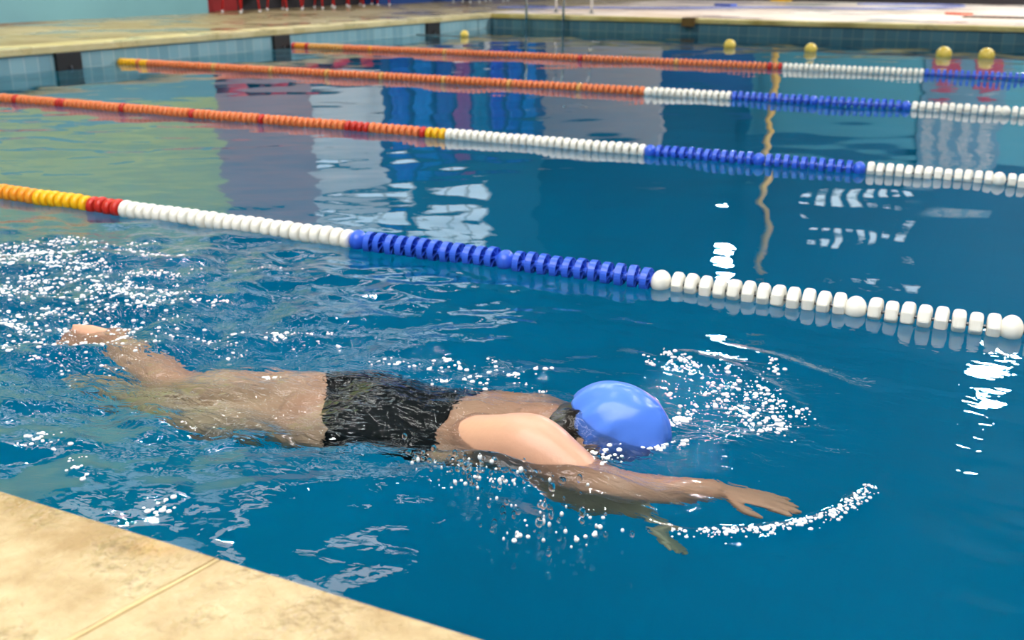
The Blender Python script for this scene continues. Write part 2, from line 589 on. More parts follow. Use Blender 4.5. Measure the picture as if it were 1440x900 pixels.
def water_material():
    m = M_water
    m.use_nodes = True
    nt = m.node_tree
    nt.nodes.clear()
    out = nt.nodes.new('ShaderNodeOutputMaterial')
    gl = nt.nodes.new('ShaderNodeBsdfGlass')
    gl.inputs['IOR'].default_value = 1.333
    gl.inputs['Roughness'].default_value = 0.0
    gl.inputs['Color'].default_value = (1, 1, 1, 1)
    tc = nt.nodes.new('ShaderNodeTexCoord')
    geo = nt.nodes.new('ShaderNodeNewGeometry')
    n1 = nt.nodes.new('ShaderNodeTexNoise')
    n1.inputs['Scale'].default_value = 32
    n1.inputs['Detail'].default_value = 2.5
    n1.inputs['Distortion'].default_value = 0.6
    mp = nt.nodes.new('ShaderNodeMapping')
    mp.inputs['Scale'].default_value = (0.7, 1.25, 1)
    nt.links.new(tc.outputs['Object'], mp.inputs[0])
    nt.links.new(mp.outputs[0], n1.inputs['Vector'])
    # choppiness: stored per vertex of the surface
    at = nt.nodes.new('ShaderNodeAttribute')
    at.attribute_name = 'chop'
    bp = nt.nodes.new('ShaderNodeBump')
    bp.inputs['Distance'].default_value = 0.017
    nt.links.new(at.outputs['Fac'], bp.inputs['Strength'])
    nt.links.new(n1.outputs['Fac'], bp.inputs['Height'])
    nt.links.new(bp.outputs[0], gl.inputs['Normal'])
    nt.links.new(gl.outputs[0], out.inputs['Surface'])
    va = nt.nodes.new('ShaderNodeVolumeAbsorption')
    va.inputs['Color'].default_value = (0.0, 0.944, 0.978, 1)
    va.inputs['Density'].default_value = 1.3
    nt.links.new(va.outputs[0], out.inputs['Volume'])


water_material()


def build_water():
    xs = spaced([(XL - 0.1, -4.2, 0.05), (-4.2, -3.0, 0.025), (-3.0, 0.25, 0.0085), (0.25, 1.5, 0.04), (1.5, XR + 0.1, 0.12)])
    ys = spaced([(YN - 0.02, 1.0, 0.03), (1.0, 2.6, 0.0085), (2.6, 3.4, 0.014), (3.4, 6.0, 0.03), (6.0, YF + 0.1, 0.06)])
    nx, ny = len(xs), len(ys)
    gx, gy = np.meshgrid(xs, ys, indexing='ij')
    gz = hfield(gx, gy)
    edge = np.ones_like(gz)
    co = np.stack([gx, gy, gz * edge], -1).reshape(-1, 3)
    idx = np.arange(nx * ny).reshape(nx, ny)
    q = np.stack([idx[:-1, :-1], idx[1:, :-1], idx[1:, 1:], idx[:-1, 1:]], -1).reshape(-1, 4)
    # skirt and underside, buried in the pool's walls and floor
    ring = np.concatenate([idx[:, 0], idx[-1, 1:], idx[-2::-1, -1], idx[0, -2:0:-1]])
    low = co[ring].copy()
    low[:, 2] = DEPTH - 0.1
    n0 = len(co)
    co = np.concatenate([co, low])
    li = n0 + np.arange(len(ring))
    nxt = np.roll(np.arange(len(ring)), -1)
    side = np.stack([ring, li, li[nxt], ring[nxt]], -1)
    loops = np.concatenate([q.reshape(-1), side.reshape(-1), li[::-1]])
    nq = len(q) + len(side)
    me = bpy.data.meshes.new('pool_water')
    me.vertices.add(len(co))
    me.vertices.foreach_set('co', co.reshape(-1))
    me.loops.add(len(loops))
    me.loops.foreach_set('vertex_index', loops.astype(np.int32))
    me.polygons.add(nq + 1)
    me.polygons.foreach_set('loop_start', np.concatenate([np.arange(nq) * 4, [nq * 4]]).astype(np.int32))
    sm = np.zeros(nq + 1, bool)
    sm[:len(q)] = True
    me.polygons.foreach_set('use_smooth', sm)
    me.update(calc_edges=True)
    x, y = co[:, 0], co[:, 1]
    g = lambda cx, cy, sx, sy: np.exp(-(((x - cx) / sx) ** 2 + ((y - cy) / sy) ** 2))
    near = 1 / (1 + np.exp((y - 2.9) / 0.2))
    ch = near * (1.0 * g(-2.7, 1.95, 0.8, 0.55) + 0.9 * g(-1.75, 1.75, 0.6, 0.30) + 0.5 * g(-1.0, 1.75, 0.34, 0.22) + 0.5 * g(-0.70, 1.79, 0.1, 0.08)
                 + 0.7 * g(-0.62, 1.73, 0.22, 0.16) + 0.5 * g(-0.5, 2.1, 0.2, 0.25) + 0.03) + 0.006
    at = me.attributes.new('chop', 'FLOAT', 'POINT')
    at.data.foreach_set('value', np.clip(ch, 0, 1).astype(np.float32))
    o = new_obj('pool_water', me, M_water)
    tag(o, kind='structure')
    return o


build_water()

# ------------------------------------------------------------------ swimmer
M_skin = mat('wet_skin', srgb(212, 162, 134), 0.38, 0.5, noise=0.06, nscale=14, bump=0.08, bscale=60)
M_suit = mat('black_swimsuit_fabric', (0.004, 0.004, 0.005, 1), 0.6, 0.12, bump=0.15, bscale=180)
M_cap = mat('blue_silicone_cap', srgb(84, 132, 236), 0.28, 0.45, bump=0.12, bscale=26)
M_hair = mat('wet_dark_hair', (0.012, 0.008, 0.006, 1), 0.3)
M_goggle = mat('black_goggle_rubber', (0.01, 0.01, 0.012, 1), 0.25)


def loft(bm, secs, seg=28):
    """secs: (centre, half width vector, half thickness vector); ends closed with small domes"""
    secs = [(Vector(c), Vector(a), Vector(b)) for c, a, b in secs]
    rings = []
    for c, a, b in secs:
        rings.append([bm.verts.new(c + a * cos(2 * pi * k / seg) + b * sin(2 * pi * k / seg)) for k in range(seg)])
    for p, q in zip(rings[:-1], rings[1:]):
        for k in range(seg):
            bm.faces.new((p[k], p[(k + 1) % seg], q[(k + 1) % seg], q[k]))
    for ring, s, t in ((rings[0], secs[0], secs[1]), (rings[-1], secs[-1], secs[-2])):
        d = (s[0] - t[0]).normalized() * min(s[1].length, s[2].length) * 0.6
        tip = bm.verts.new(s[0] + d)
        mid = [bm.verts.new(s[0] + d * 0.75 + (v.co - s[0]) * 0.66) for v in ring]
        for k in range(seg):
            bm.faces.new((ring[k], ring[(k + 1) % seg], mid[(k + 1) % seg], mid[k]))
            bm.faces.new((mid[k], mid[(k + 1) % seg], tip))


def limb(bm, pts, rads, flat=1.0, seg=20, sub=6):
    """tapering round limb through joints, smoothed between them"""
    P = [Vector(p) for p in pts]
    out_p, out_r = [], []
    n = len(P)
    for i in range(n - 1):
        p0, p1, p2, p3 = P[max(i - 1, 0)], P[i], P[i + 1], P[min(i + 2, n - 1)]
        for s in range(sub):
            t = s / sub
            c = 0.5 * ((2 * p1) + (p2 - p0) * t + (2 * p0 - 5 * p1 + 4 * p2 - p3) * t * t + (3 * p1 - p0 - 3 * p2 + p3) * t ** 3)
            out_p.append(c)
            out_r.append(rads[i] * (1 - t) + rads[i + 1] * t)
    out_p.append(P[-1])
    out_r.append(rads[-1])
    secs = []
    prev = None
    for i, p in enumerate(out_p):
        t = (out_p[min(i + 1, len(out_p) - 1)] - out_p[max(i - 1, 0)]).normalized()
        if prev is None:
            u = t.cross(Vector((0, 0, 1)))
            u = (u if u.length > .1 else t.cross(Vector((0, 1, 0)))).normalized()
        else:
            u = (prev - t * prev.dot(t)).normalized()
        prev = u
        v = u.cross(t)
        secs.append((p, u * out_r[i], v * out_r[i] * flat))
    loft(bm, secs, seg)


def ellipsoid(bm, c, rx, ry, rz, rot=None):
    M = Matrix.Translation(Vector(c)) @ (rot.to_4x4() if rot else Matrix.Identity(4)) @ Matrix.Diagonal((rx, ry, rz, 1))
    bmesh.ops.create_uvsphere(bm, u_segments=28, v_segments=18, radius=1.0, matrix=M)


def hand(bm, wrist, fwd, nrm, thumb_side, size=1.0, curl=0.25, spread=0.16):
    """palm, four unequal fingers and a thumb leaving the side of the palm"""
    w_, f = Vector(wrist), Vector(fwd).normalized()
    n = Vector(nrm)
    n = (n - f * n.dot(f)).normalized()       # back of the hand
    s = f.cross(n) * thumb_side               # toward the thumb
    s.normalize()
    L = size
    loft(bm, [(w_ - f * .03 * L, s * .025 * L, n * .019 * L), (w_ + f * .01 * L, s * .028 * L, n * .018 * L), (w_ + f * .05 * L, s * .040 * L, n * .016 * L),
              (w_ + f * .088 * L, s * .041 * L, n * .013 * L)], 18)
    lens = (0.070, 0.080, 0.074, 0.058)
    for i in range(4):
        o = (1.5 - i) * 0.0205 * L
        base = w_ + f * (0.078 - 0.004 * abs(i - 1)) * L + s * o
        d = (f + s * (1.5 - i) * spread * .5).normalized()
        l = lens[i] * L
        pts, cur, ang = [base], base, 0
        for j, fr in enumerate((.45, .32, .27)):
            ang += curl * (0.5 + j * .35)
            cur = cur + (d * cos(ang) - n * sin(ang)) * l * fr
            pts.append(cur)
        limb(bm, pts, [0.0100 * L, 0.0092 * L, 0.0084 * L, 0.0068 * L], 1.0, 12, 3)
    b = w_ + f * .022 * L + s * .024 * L
    limb(bm, [b, b + (f * .55 + s * .8 - n * .15).normalized() * .036 * L, b + (f * .75 + s * .62 - n * .2).normalized() * .066 * L, b + (f * .85 + s * .5 - n * .25).normalized() * .086 * L],
         [.0135 * L, .0115 * L, .0100 * L, .0075 * L], 1.0, 12, 3)


def foot(bm, ankle, heel, ball, toes, side, size=1.0):
    """ankle, heel, ball and toe points; side: across the foot"""
    a, h, b, t = map(Vector, (ankle, heel, ball, toes))
    s = Vector(side).normalized()
    ax = (b - h).normalized()
    n = s.cross(ax).normalized()
    loft(bm, [(h, s * .026, n * .026), (h + (b - h) * .25, s * .030, n * .034), (h + (b - h) * .6, s * .036, n * .026), (b, s * .045, n * .017), (b + (t - b) * .3, s * .043, n * .013)], 20)
    limb(bm, [a, (a + h) / 2 + (b - h) * .12, h + (b - h) * .35], [.034, .034, .030], 1.0, 16, 4)
    d = (t - b)
    for i in range(5):
        o = (i - 2) * .0175
        base = b + d * .12 - s * o
        l = (1.0, .92, .85, .75, .62)[i]
        r = (.0125, .0092, .0088, .0084, .0080)[i]
        limb(bm, [base, base + d * .55 * l - n * .002, base + d * l - n * .006], [r, r, r * .8], 1.0, 10, 2)


def build_swimmer():
    root = empty('person', (-1.1, 1.8, -0.1))
    tag(root, 'person in black swimsuit and blue cap swimming face down, one arm stretched forward', 'person')
    bm = bmesh.new()
    Y = Vector((0, 1, 0)); Z = Vector((0, 0, 1))
    tor = [(-0.79, 1.825, -0.050, .062, .058), (-0.83, 1.825, -0.065, .125, .066), (-0.88, 1.825, -0.088, .168, .082), (-0.96, 1.82, -0.112, .168, .098),
           (-1.05, 1.812, -0.118, .150, .092), (-1.13, 1.802, -0.118, .138, .086), (-1.22, 1.788, -0.118, .158, .094), (-1.30, 1.772, -0.116, .172, .104),
           (-1.37, 1.762, -0.122, .160, .098)]
    loft(bm, [((x, y, z), Y * a, Z * b) for x, y, z, a, b in tor], 40)
    # shoulders blades and buttocks
    ellipsoid(bm, (-0.93, 1.745, -0.055), .085, .07, .045)
    ellipsoid(bm, (-0.93, 1.905, -0.060), .085, .07, .045)
    ellipsoid(bm, (-1.32, 1.712, -0.098), .095, .072, .085)
    ellipsoid(bm, (-1.33, 1.83, -0.095), .095, .075, .085)
    # neck and head (face down, crown forward)
    limb(bm, [(-0.84, 1.825, -0.055), (-0.77, 1.835, -0.030), (-0.72, 1.842, -0.015)], [.066, .058, .058], 1.0, 20)
    ellipsoid(bm, (-0.652, 1.847, -0.008), .110, .077, .092)
    ellipsoid(bm, (-0.696, 1.846, -0.075), .066, .055, .048)            # jaw
    ellipsoid(bm, (-0.668, 1.846, -0.120), .022, .012, .014)            # nose
    ellipsoid(bm, (-0.718, 1.846, -0.114), .011, .024, .010)            # lips
    ellipsoid(bm, (-0.75, 1.846, -0.104), .016, .018, .014)            # chin
    for s in (-1, 1):
        ellipsoid(bm, (-0.683, 1.847 + s * .078, -0.02), .028, .010, .018)  # ears
    # near arm: lifted shoulder, elbow at the surface, hand stretched ahead
    limb(bm, [(-0.93, 1.745, -0.055), (-0.855, 1.710, -0.026), (-0.765, 1.682, 0.004), (-0.690, 1.668, -0.018), (-0.600, 1.668, -0.060), (-0.505, 1.695, -0.062), (-0.400, 1.733, -0.060)],
         [.066, .067, .067, .056, .044, .040, .029], 1.0, 22)
    hand(bm, (-0.395, 1.736, -0.060), (1.0, 0.02, -0.02), (0.05, 0.25, 1), 1, 0.95, 0.12, 0.10)
    # far arm: reaching forward and down under the trunk
    limb(bm, [(-0.93, 1.90, -0.085), (-0.850, 1.920, -0.090), (-0.780, 1.805, -0.150), (-0.705, 1.748, -0.172), (-0.630, 1.736, -0.192), (-0.555, 1.724, -0.216)],
         [.062, .060, .054, .050, .045, .030], 1.0, 20)
    hand(bm, (-0.552, 1.723, -0.218), (0.75, -0.40, -0.30), (0.5, 0.5, 0.7), -1, 0.90, 0.15, 0.05)
    # far leg, straight back, foot turned out at the surface
    limb(bm, [(-1.33, 1.825, -0.120), (-1.47, 1.790, -0.115), (-1.66, 1.725, -0.100), (-1.80, 1.745, -0.090), (-1.90, 1.775, -0.078), (-2.01, 1.812, -0.062)],
         [.092, .088, .062, .060, .048, .036], 1.0, 22)
    foot(bm, (-2.01, 1.812, -0.062), (-2.035, 1.870, -0.045), (-2.150, 1.835, -0.045), (-2.215, 1.820, -0.045), (0.15, -0.55, -0.8))
    # near leg, knee dropped, shin drawn up behind
    limb(bm, [(-1.33, 1.710, -0.130), (-1.44, 1.680, -0.140), (-1.565, 1.640, -0.160), (-1.69, 1.668, -0.175), (-1.79, 1.690, -0.190), (-1.91, 1.705, -0.210)],
         [.088, .076, .054, .052, .044, .034], 1.0, 22)
    foot(bm, (-1.91, 1.705, -0.21), (-1.935, 1.71, -0.165), (-2.03, 1.72, -0.225), (-2.085, 1.72, -0.245), (0, -1, 0))
    raw = from_bm('body_raw', bm)
    md = raw.modifiers.new('r', 'REMESH')
    md.mode = 'VOXEL'
    md.voxel_size = 0.0052
    md.use_smooth_shade = True
    sm = raw.modifiers.new('s', 'SMOOTH')
    sm.factor = 0.5
    sm.iterations = 7
    dg = bpy.context.evaluated_depsgraph_get()
    me = bpy.data.meshes.new_from_object(raw.evaluated_get(dg))
    bpy.data.objects.remove(raw)
    me.name = 'body'
    me.polygons.foreach_set('use_smooth', [True] * len(me.polygons))
    me.materials.clear()
    nv = len(me.vertices)
    co = np.empty(nv * 3); me.vertices.foreach_get('co', co); co = co.reshape(-1, 3)
    no = np.empty(nv * 3); me.vertices.foreach_get('normal', no); no = no.reshape(-1, 3)

    def piece(name, keep, off, m):
        """garment: the faces of the body that KEEP picks, lifted off the skin"""
        b2 = bmesh.new()
        b2.from_mesh(me)
        b2.verts.ensure_lookup_table()
        dl = [v for v in b2.verts if not keep[v.index]]
        for v in b2.verts:
            v.co += Vector(no[v.index]) * off
        bmesh.ops.delete(b2, geom=dl, context='VERTS')
        for v in b2.verts:
            v.co -= root.location
        o = from_bm(name, b2, m, root, True)
        sd = o.modifiers.new('hem', 'SOLIDIFY')
        sd.thickness = 0.0025
        sd.offset = -0.6
        return o

    x, y, z = co.T
    yc = np.interp(x, [-1.4, -1.25, -1.1, -0.8], [1.76, 1.78, 1.805, 1.825])
    dy = y - yc
    # leg opening, trunk, and a low U back with straps
    low_leg = -1.235 - 0.72 * (y - 1.64)
    back = z > -0.135
    scoop = np.where(back, -1.0 + 0.5 * np.clip(np.abs(dy) - 0.10, 0, .2), -0.90)
    arms = ((y < 1.66) & (x > -0.93)) | ((y > 1.985) & (x > -0.93))
    keep = (x > low_leg) & (x < np.minimum(scoop, -0.86)) & ~arms
    strap = back & (np.abs(np.abs(dy) - 0.075) < 0.017) & (x > -1.0) & (x < -0.83)
    piece('swimsuit', keep, 0.0035, M_suit)
    capk = (np.hypot((x + 0.625) / .125, (y - 1.847) / .095) < 1.15) & (x > -0.80) & (z > 0.02 - (x + 0.70) * 1.35) & (x + 0.35 * z > -0.725)
    # hair at the nape
    hk = (x > -0.775) & (x < -0.67) & (z > -0.03) & (np.abs(y - 1.845) < .075)
    piece('hair', hk, 0.004, M_hair)
    for v, c in zip(me.vertices, co):
        pass
    co2 = co - np.array(root.location)
    me.vertices.foreach_set('co', co2.reshape(-1))
    me.update()
    new_obj('body', me, M_skin, root)
    # cap: its own dome with a raised seam and creases
    bm = bmesh.new()
    nu, nvv = 64, 34
    C = Vector((-0.650, 1.848, -0.002))
    ax = Vector((0.80, 0.04, 0.60)).normalized()       # crown direction
    sd = Vector((0, 1, 0)); sd = (sd - ax * sd.dot(ax)).normalized()
    fr = ax.cross(sd)                                    # toward the back of the head or the brow
    rings = []
    for j in range(nvv + 1):
        th = j / nvv * radians(112)
        ring = []
        for i in range(nu):
            ph = 2 * pi * i / nu
            d = ax * cos(th) + (fr * cos(ph) + sd * sin(ph)) * sin(th)
            rx, ry, rz = .115, .087, .101
            r = 1 / sqrt((d.x / rx) ** 2 + (d.y / ry) ** 2 + (d.z / rz) ** 2)
            # seam from front to back and soft folds toward the rim
            seam = math.exp(-((d.dot(sd)) / .016) ** 2) * .0042
            fold = .0034 * sin(ph * 11 + 2.6 * th) * max(0, (th - .75)) + .0018 * sin(ph * 5 + 1.0) * th
            ring.append(bm.verts.new(C + d * (r + seam + fold) - root.location))
        rings.append(ring)
    for a, b in zip(rings[:-1], rings[1:]):
        for i in range(nu):
            bm.faces.new((a[i], a[(i + 1) % nu], b[(i + 1) % nu], b[i]))
    bmesh.ops.remove_doubles(bm, verts=bm.verts[:], dist=1e-5)
    bmesh.ops.recalc_face_normals(bm, faces=bm.faces[:])
    cap = from_bm('swim_cap', bm, M_cap, root, True)
    s2 = cap.modifiers.new('rim', 'SOLIDIFY')
    s2.thickness = 0.002
    # two dark goggle cups over the eyes
    for s in (-1, 1):
        bm = bmesh.new()
        ellipsoid(bm, Vector((-0.650, 1.847 + s * .032, -0.102)) - root.location, .018, .026, .012)
        from_bm('goggle_cup', bm, M_goggle, root, True)
    return root


build_swimmer()

# ------------------------------------------------------------------ lane ropes
FM = {
    'white': mat('cream_white_plastic', srgb(246, 243, 232), 0.32, noise=0.05, nscale=40),
    'blue': mat('cobalt_blue_plastic', srgb(54, 100, 222), 0.32),
    'orange': mat('orange_plastic', srgb(228, 124, 70), 0.35, noise=0.08, nscale=40),
    'red': mat('red_plastic', srgb(198, 44, 32), 0.35, noise=0.08, nscale=40),
    'yellow': mat('yellow_plastic', srgb(246, 184, 20), 0.35),
    'amber': mat('amber_plastic', srgb(240, 152, 36), 0.35),
    'tan': mat('tan_plastic', srgb(222, 160, 84), 0.4),
}
M_cable = mat('steel_cable', srgb(120, 122, 126), 0.35, metal=0.9)


def float_mesh(kind):
    """one float, its axis along X"""
    bm = bmesh.new()
    if kind == 'drum':            # faceted closed drum with chamfered rims
        add_lathe_x(bm, [(-.017, .010), (-.017, .028), (-.013, .0365), (-.006, .0385), (.006, .0385), (.013, .0365), (.017, .028), (.017, .010)], 8, True, pi / 8)
        es = [e for e in bm.edges]
        bmesh.ops.bevel(bm, geom=es, offset=0.0016, segments=2, affect='EDGES')
    elif kind == 'fin':           # open drum: outer band, hub and slanted vanes
        add_lathe_x(bm, [(-.013, .0355), (-.013, .0395), (.008, .0395), (.008, .0355)], 28, True)
        add_lathe_x(bm, [(-.019, .006), (-.019, .013), (.019, .013), (.019, .006)], 14, True)
        add_lathe_x(bm, [(-.009, .012), (-.009, .0360), (-.0115, .0360), (-.0115, .012)], 28, True)
        for k in range(8):
            a = 2 * pi * k / 8
            R = Matrix.Rotation(a, 4, 'X')
            vs = [bm.verts.new(R @ Vector(p)) for p in ((-.014, -.004, .012), (.010, .006, .012), (.010, .006, .036), (-.014, -.004, .036),
                                                       (-.014, -.0015, .012), (.010, .0085, .012), (.010, .0085, .036), (-.014, -.0015, .036))]
            for f in ((0, 1, 2, 3), (7, 6, 5, 4), (0, 4, 5, 1), (1, 5, 6, 2), (2, 6, 7, 3), (3, 7, 4, 0)):
                bm.faces.new([vs[i] for i in f])
    elif kind == 'disc':          # rounded disc
        prof = [(-.016, .008), (-.016, .022)] + [(-.0155 * cos(pi * t / 8), .029 + .0095 * sin(pi * t / 8)) for t in range(0, 9)] + [(.016, .022), (.016, .008)]
        add_lathe_x(bm, prof, 22, True)
    elif kind == 'ball':
        prof = [(-.030 * cos(pi * t / 14), max(.0375 * sin(pi * t / 14), 0.0)) for t in range(15)]
        prof[0] = (-.030, 0.0); prof[-1] = (.030, 0.0)
        add_lathe_x(bm, prof, 24)
    elif kind == 'buoy':
        prof = [(-.085 * cos(pi * t / 16), max(.085 * sin(pi * t / 16), 0.0)) for t in range(17)]
        prof[0] = (-.085, 0.0); prof[-1] = (.085, 0.0)
        add_lathe_x(bm, prof, 28)
    bmesh.ops.recalc_face_normals(bm, faces=bm.faces[:])
    me = bpy.data.meshes.new('float')
    bm.to_mesh(me)
    bm.free()
    if kind not in ('drum', 'fin'):
        me.polygons.foreach_set('use_smooth', [True] * len(me.polygons))
    return me


_fl = {}


def float_of(kind, colour):
    if (kind, colour) not in _fl:
        me = float_mesh(kind)
        me.materials.append(FM[colour])
        _fl[(kind, colour)] = me
    return _fl[(kind, colour)]


def lane_rope(Y, x0, x1, runs, balls, pitch, label, wob=0.0, z0=0.016, size=1.0):
    """runs: (start x, colour, float kind), rising; balls: x positions of round floats"""
    root = empty('lane_rope', (0, Y, z0))
    tag(root, label, 'lane rope', 'lane ropes strung across the pool')
    yy = lambda x: wob * sin(x * 1.3 + Y)
    bm = bmesh.new()
    add_tube(bm, [(x, yy(x), 0) for x in np.linspace(XL + 0.045 if x0 < XL + .4 else x0 - 0.2, x1 + 0.3, 60)], 0.005, 6)
    from_bm('cable', bm, M_cable, root, True)
    items = []
    x = x0
    while x < x1:
        run = [r for r in runs if r[0] <= x][-1] if x >= runs[0][0] else runs[0]
        kind, colour = run[2], run[1]
        if any(abs(x - b) < pitch * .5 for b in balls):
            kind = 'ball'
        step = pitch * (1.25 if kind == 'ball' else 1.0)
        items.append((x, kind, colour))
        x += step
    rnd = random.Random(int(Y * 10))
    # the hundred nearest to the camera are floats of their own, the rest one mesh
    vis = [it for it in items if it[0] < 0.16]
    key = {id(it): i for i, it in enumerate(sorted(vis, key=lambda it: (it[0] ** 2 + Y * Y)))}
    rest = bmesh.new()
    rest_mats = []
    for it in items:
        x, kind, colour = it
        rx = rnd.uniform(0, 2 * pi)
        rz = rnd.uniform(-.07, .07)
        dz = rnd.uniform(-.002, .002)
        me = float_of(kind, colour)
        if key.get(id(it), 999) < 100:
            o = bpy.data.objects.new('float', me)
            COL.objects.link(o)
            o.parent = root
            o.location = (x, yy(x), dz)
            o.rotation_euler = (rx, 0, rz)
            o.scale = (size, size, size)
        else:
            if colour not in rest_mats:
                rest_mats.append(colour)
            nf = len(rest.faces)
            nv = len(rest.verts)
            rest.from_mesh(me)
            rest.verts.ensure_lookup_table(); rest.faces.ensure_lookup_table()
            Mx = Matrix.Translation((x, yy(x), dz)) @ Matrix.Rotation(rz, 4, 'Z') @ Matrix.Rotation(rx, 4, 'X') @ Matrix.Scale(size, 4)
            for v in rest.verts[nv:]:
                v.co = Mx @ v.co
            for f in rest.faces[nf:]:
                f.material_index = rest_mats.index(colour)
    if len(rest.verts):
        o = from_bm('float', rest, [FM[c] for c in rest_mats], root)
        o['kind'] = 'stuff'
    else:
        rest.free()
    return root


def accents(x0, base, spots, end_runs, kind, width=0.05):
    runs = [(x0, base, kind)]
    for s, c in spots:
        runs += [(s, c, kind), (s + width, base, kind)]
    return sorted(runs + end_runs)


lane_rope(2.8555, XL + .1, 0.75, [(-8.3, 'orange', 'disc'), (-4.3, 'amber', 'disc'), (-3.52, 'yellow', 'disc'), (-3.235, 'red', 'disc'), (-3.065, 'white', 'disc'),
                               (-1.975, 'blue', 'fin'), (-0.895, 'white', 'drum')],
          [-1.95, -1.413, -0.875, -0.317, 0.052, 0.62], 0.0425, 'lane rope nearest the swimmer, amber, red, white and blue floats', 0.004)
lane_rope(5.0915, XL + .1, 0.75, sorted(accents(XL, 'orange', [(-6.37, 'red'), (-5.92, 'red'), (-5.34, 'red'), (-4.77, 'red'), (-4.19, 'red')], [], 'disc')
          + [(-3.54, 'red', 'disc'), (-3.41, 'orange', 'disc'), (-3.06, 'red', 'disc'), (-3.01, 'yellow', 'disc'), (-2.863, 'white', 'disc'), (-1.711, 'blue', 'fin'), (-0.598, 'white', 'drum')]),
          [-1.69, -1.115, -0.63, -0.008], 0.0425, 'second lane rope from the swimmer, orange then white then blue floats', 0.006)
lane_rope(7.707, -8.03, 0.75, sorted(accents(-8.5, 'orange', [(-6.863, 'tan'), (-6.212, 'tan'), (-5.603, 'tan'), (-5.004, 'tan'), (-4.401, 'tan'), (-3.799, 'tan'), (-3.169, 'tan')], [], 'disc')
          + [(-8.4, 'yellow', 'drum'), (-7.80, 'orange', 'disc'), (-7.76, 'yellow', 'disc'), (-7.69, 'orange', 'disc'), (-2.571, 'white', 'disc'), (-1.917, 'blue', 'fin'), (-0.69, 'white', 'drum')]),
          [-2.56, -1.315, -0.70, -0.077], 0.0475, 'third lane rope from the swimmer, yellow end and red orange floats', 0.006, 0.018, 1.12)
lane_rope(10.4117, -7.985, 0.75, sorted(accents(-8.5, 'orange', [(-7.293, 'tan'), (-6.9, 'amber'), (-5.894, 'tan'), (-4.249, 'red'), (-3.2, 'tan')], [], 'disc')
          + [(-8.3, 'red', 'disc'), (-7.98, 'amber', 'disc'), (-7.83, 'red', 'disc'), (-7.78, 'tan', 'disc'), (-2.266, 'red', 'disc'), (-2.224, 'orange', 'disc'), (-2.169, 'red', 'disc'), (-2.134, 'white', 'disc'), (-0.815, 'blue', 'fin')]),
          [], 0.0500, 'fourth lane rope from the swimmer, its red end at a black wall block', 0.006, 0.018, 1.15)


def buoy_line():
    root = empty('buoy_line', (0, 12.93, 0.0))
    tag(root, 'farthest lane line, thin rope with a few yellow ball buoys', 'lane rope')
    bm = bmesh.new()
    add_tube(bm, [(x, 0.06 * (0.1 - x) if x < -3 else 0, 0.004) for x in np.linspace(XL, 0.8, 40)], 0.006, 6)
    from_bm('cable', bm, M_cable, root, True)
    M_buoy = mat('pale_yellow_buoy_plastic', srgb(238, 206, 92), 0.35)
    me = float_mesh('buoy')
    me.materials.append(M_buoy)
    for x, s in ((-7.236, .7), (-3.34, .85), (-2.307, .85), (-0.827, 1.0), (-0.383, 1.0), (0.6, 1.0)):
        o = bpy.data.objects.new('float', me)
        COL.objects.link(o)
        o.parent = root
        o.location = (x, 0.06 * (0.1 - x) if x < -3 else 0, 0.03)
        o.scale = (s, s, s)


buoy_line()

# black anchor blocks on the end wall
M_black = mat('black_anchor_block', (0.006, 0.006, 0.007, 1), 0.5)
for (y0, y1), lab in zip(((6.93, 7.22), (10.10, 10.40), (13.68, 14.06)),
                         ('black anchor block under the end coping beside the yellow rope end', 'black anchor block under the end coping at the red rope end',
                          'black anchor block under the end coping near the far corner')):
    t = empty('anchor_block', (XL, (y0 + y1) / 2, 0))
    h = (y1 - y0) / 2
    bm = bmesh.new()
    add_box(bm, (-0.02, -h, -0.10), (0.035, h, 0.154), 0.006)
    from_bm('block', bm, M_black, t)
    bm = bmesh.new()
    add_tube(bm, [(0.03, 0, 0.03), (0.055, 0, 0.03), (0.06, 0, 0.015), (0.05, 0, 0.0)], 0.006, 8)
    from_bm('hook', bm, M_cable, t, True)
    tag(t, lab, 'anchor block', 'anchor blocks on the end wall')

# ------------------------------------------------------------------ pool ladder
M_chrome = mat('polished_steel', srgb(200, 202, 204), 0.18, metal=1.0)


def ladder():
    t = empty('pool_ladder', (-7.0, YF, 0.22))
    tag(t, 'chrome pool ladder with two tall rails at the far edge', 'ladder')
    for x in (-7.356, -6.703):
        bm = bmesh.new()
        P = [(0, -0.10, -1.2), (0, -0.10, 0.3)]
        for k in range(0, 13):
            a = pi * k / 12
            P.append((0, 0.50 - 0.60 * cos(a), 0.62 + 0.22 * sin(a)))
        P += [(0, 1.10, 0.3), (0, 1.10, 0.0)]
        add_tube(bm, [(x + 7.0 + p[0], p[1], p[2]) for p in P], 0.021, 12)
        from_bm('handrail', bm, M_chrome, t, True)
        bm = bmesh.new()
        add_lathe_x(bm, [(0, 0.02), (0, .05), (.012, .05), (.016, .03), (.016, .02)], 20, True)
        o = from_bm('floor_flange', bm, M_chrome, t)
        o.rotation_euler = (0, -pi / 2, 0)
        o.location = (x + 7.0, 1.10, 0)
    for z in (-0.40, -0.68, -0.96):
        bm = bmesh.new()
        add_box(bm, (-0.356, -0.14, z), (0.297, -0.06, z + 0.025), 0.004)
        from_bm('step', bm, M_chrome, t)


ladder()


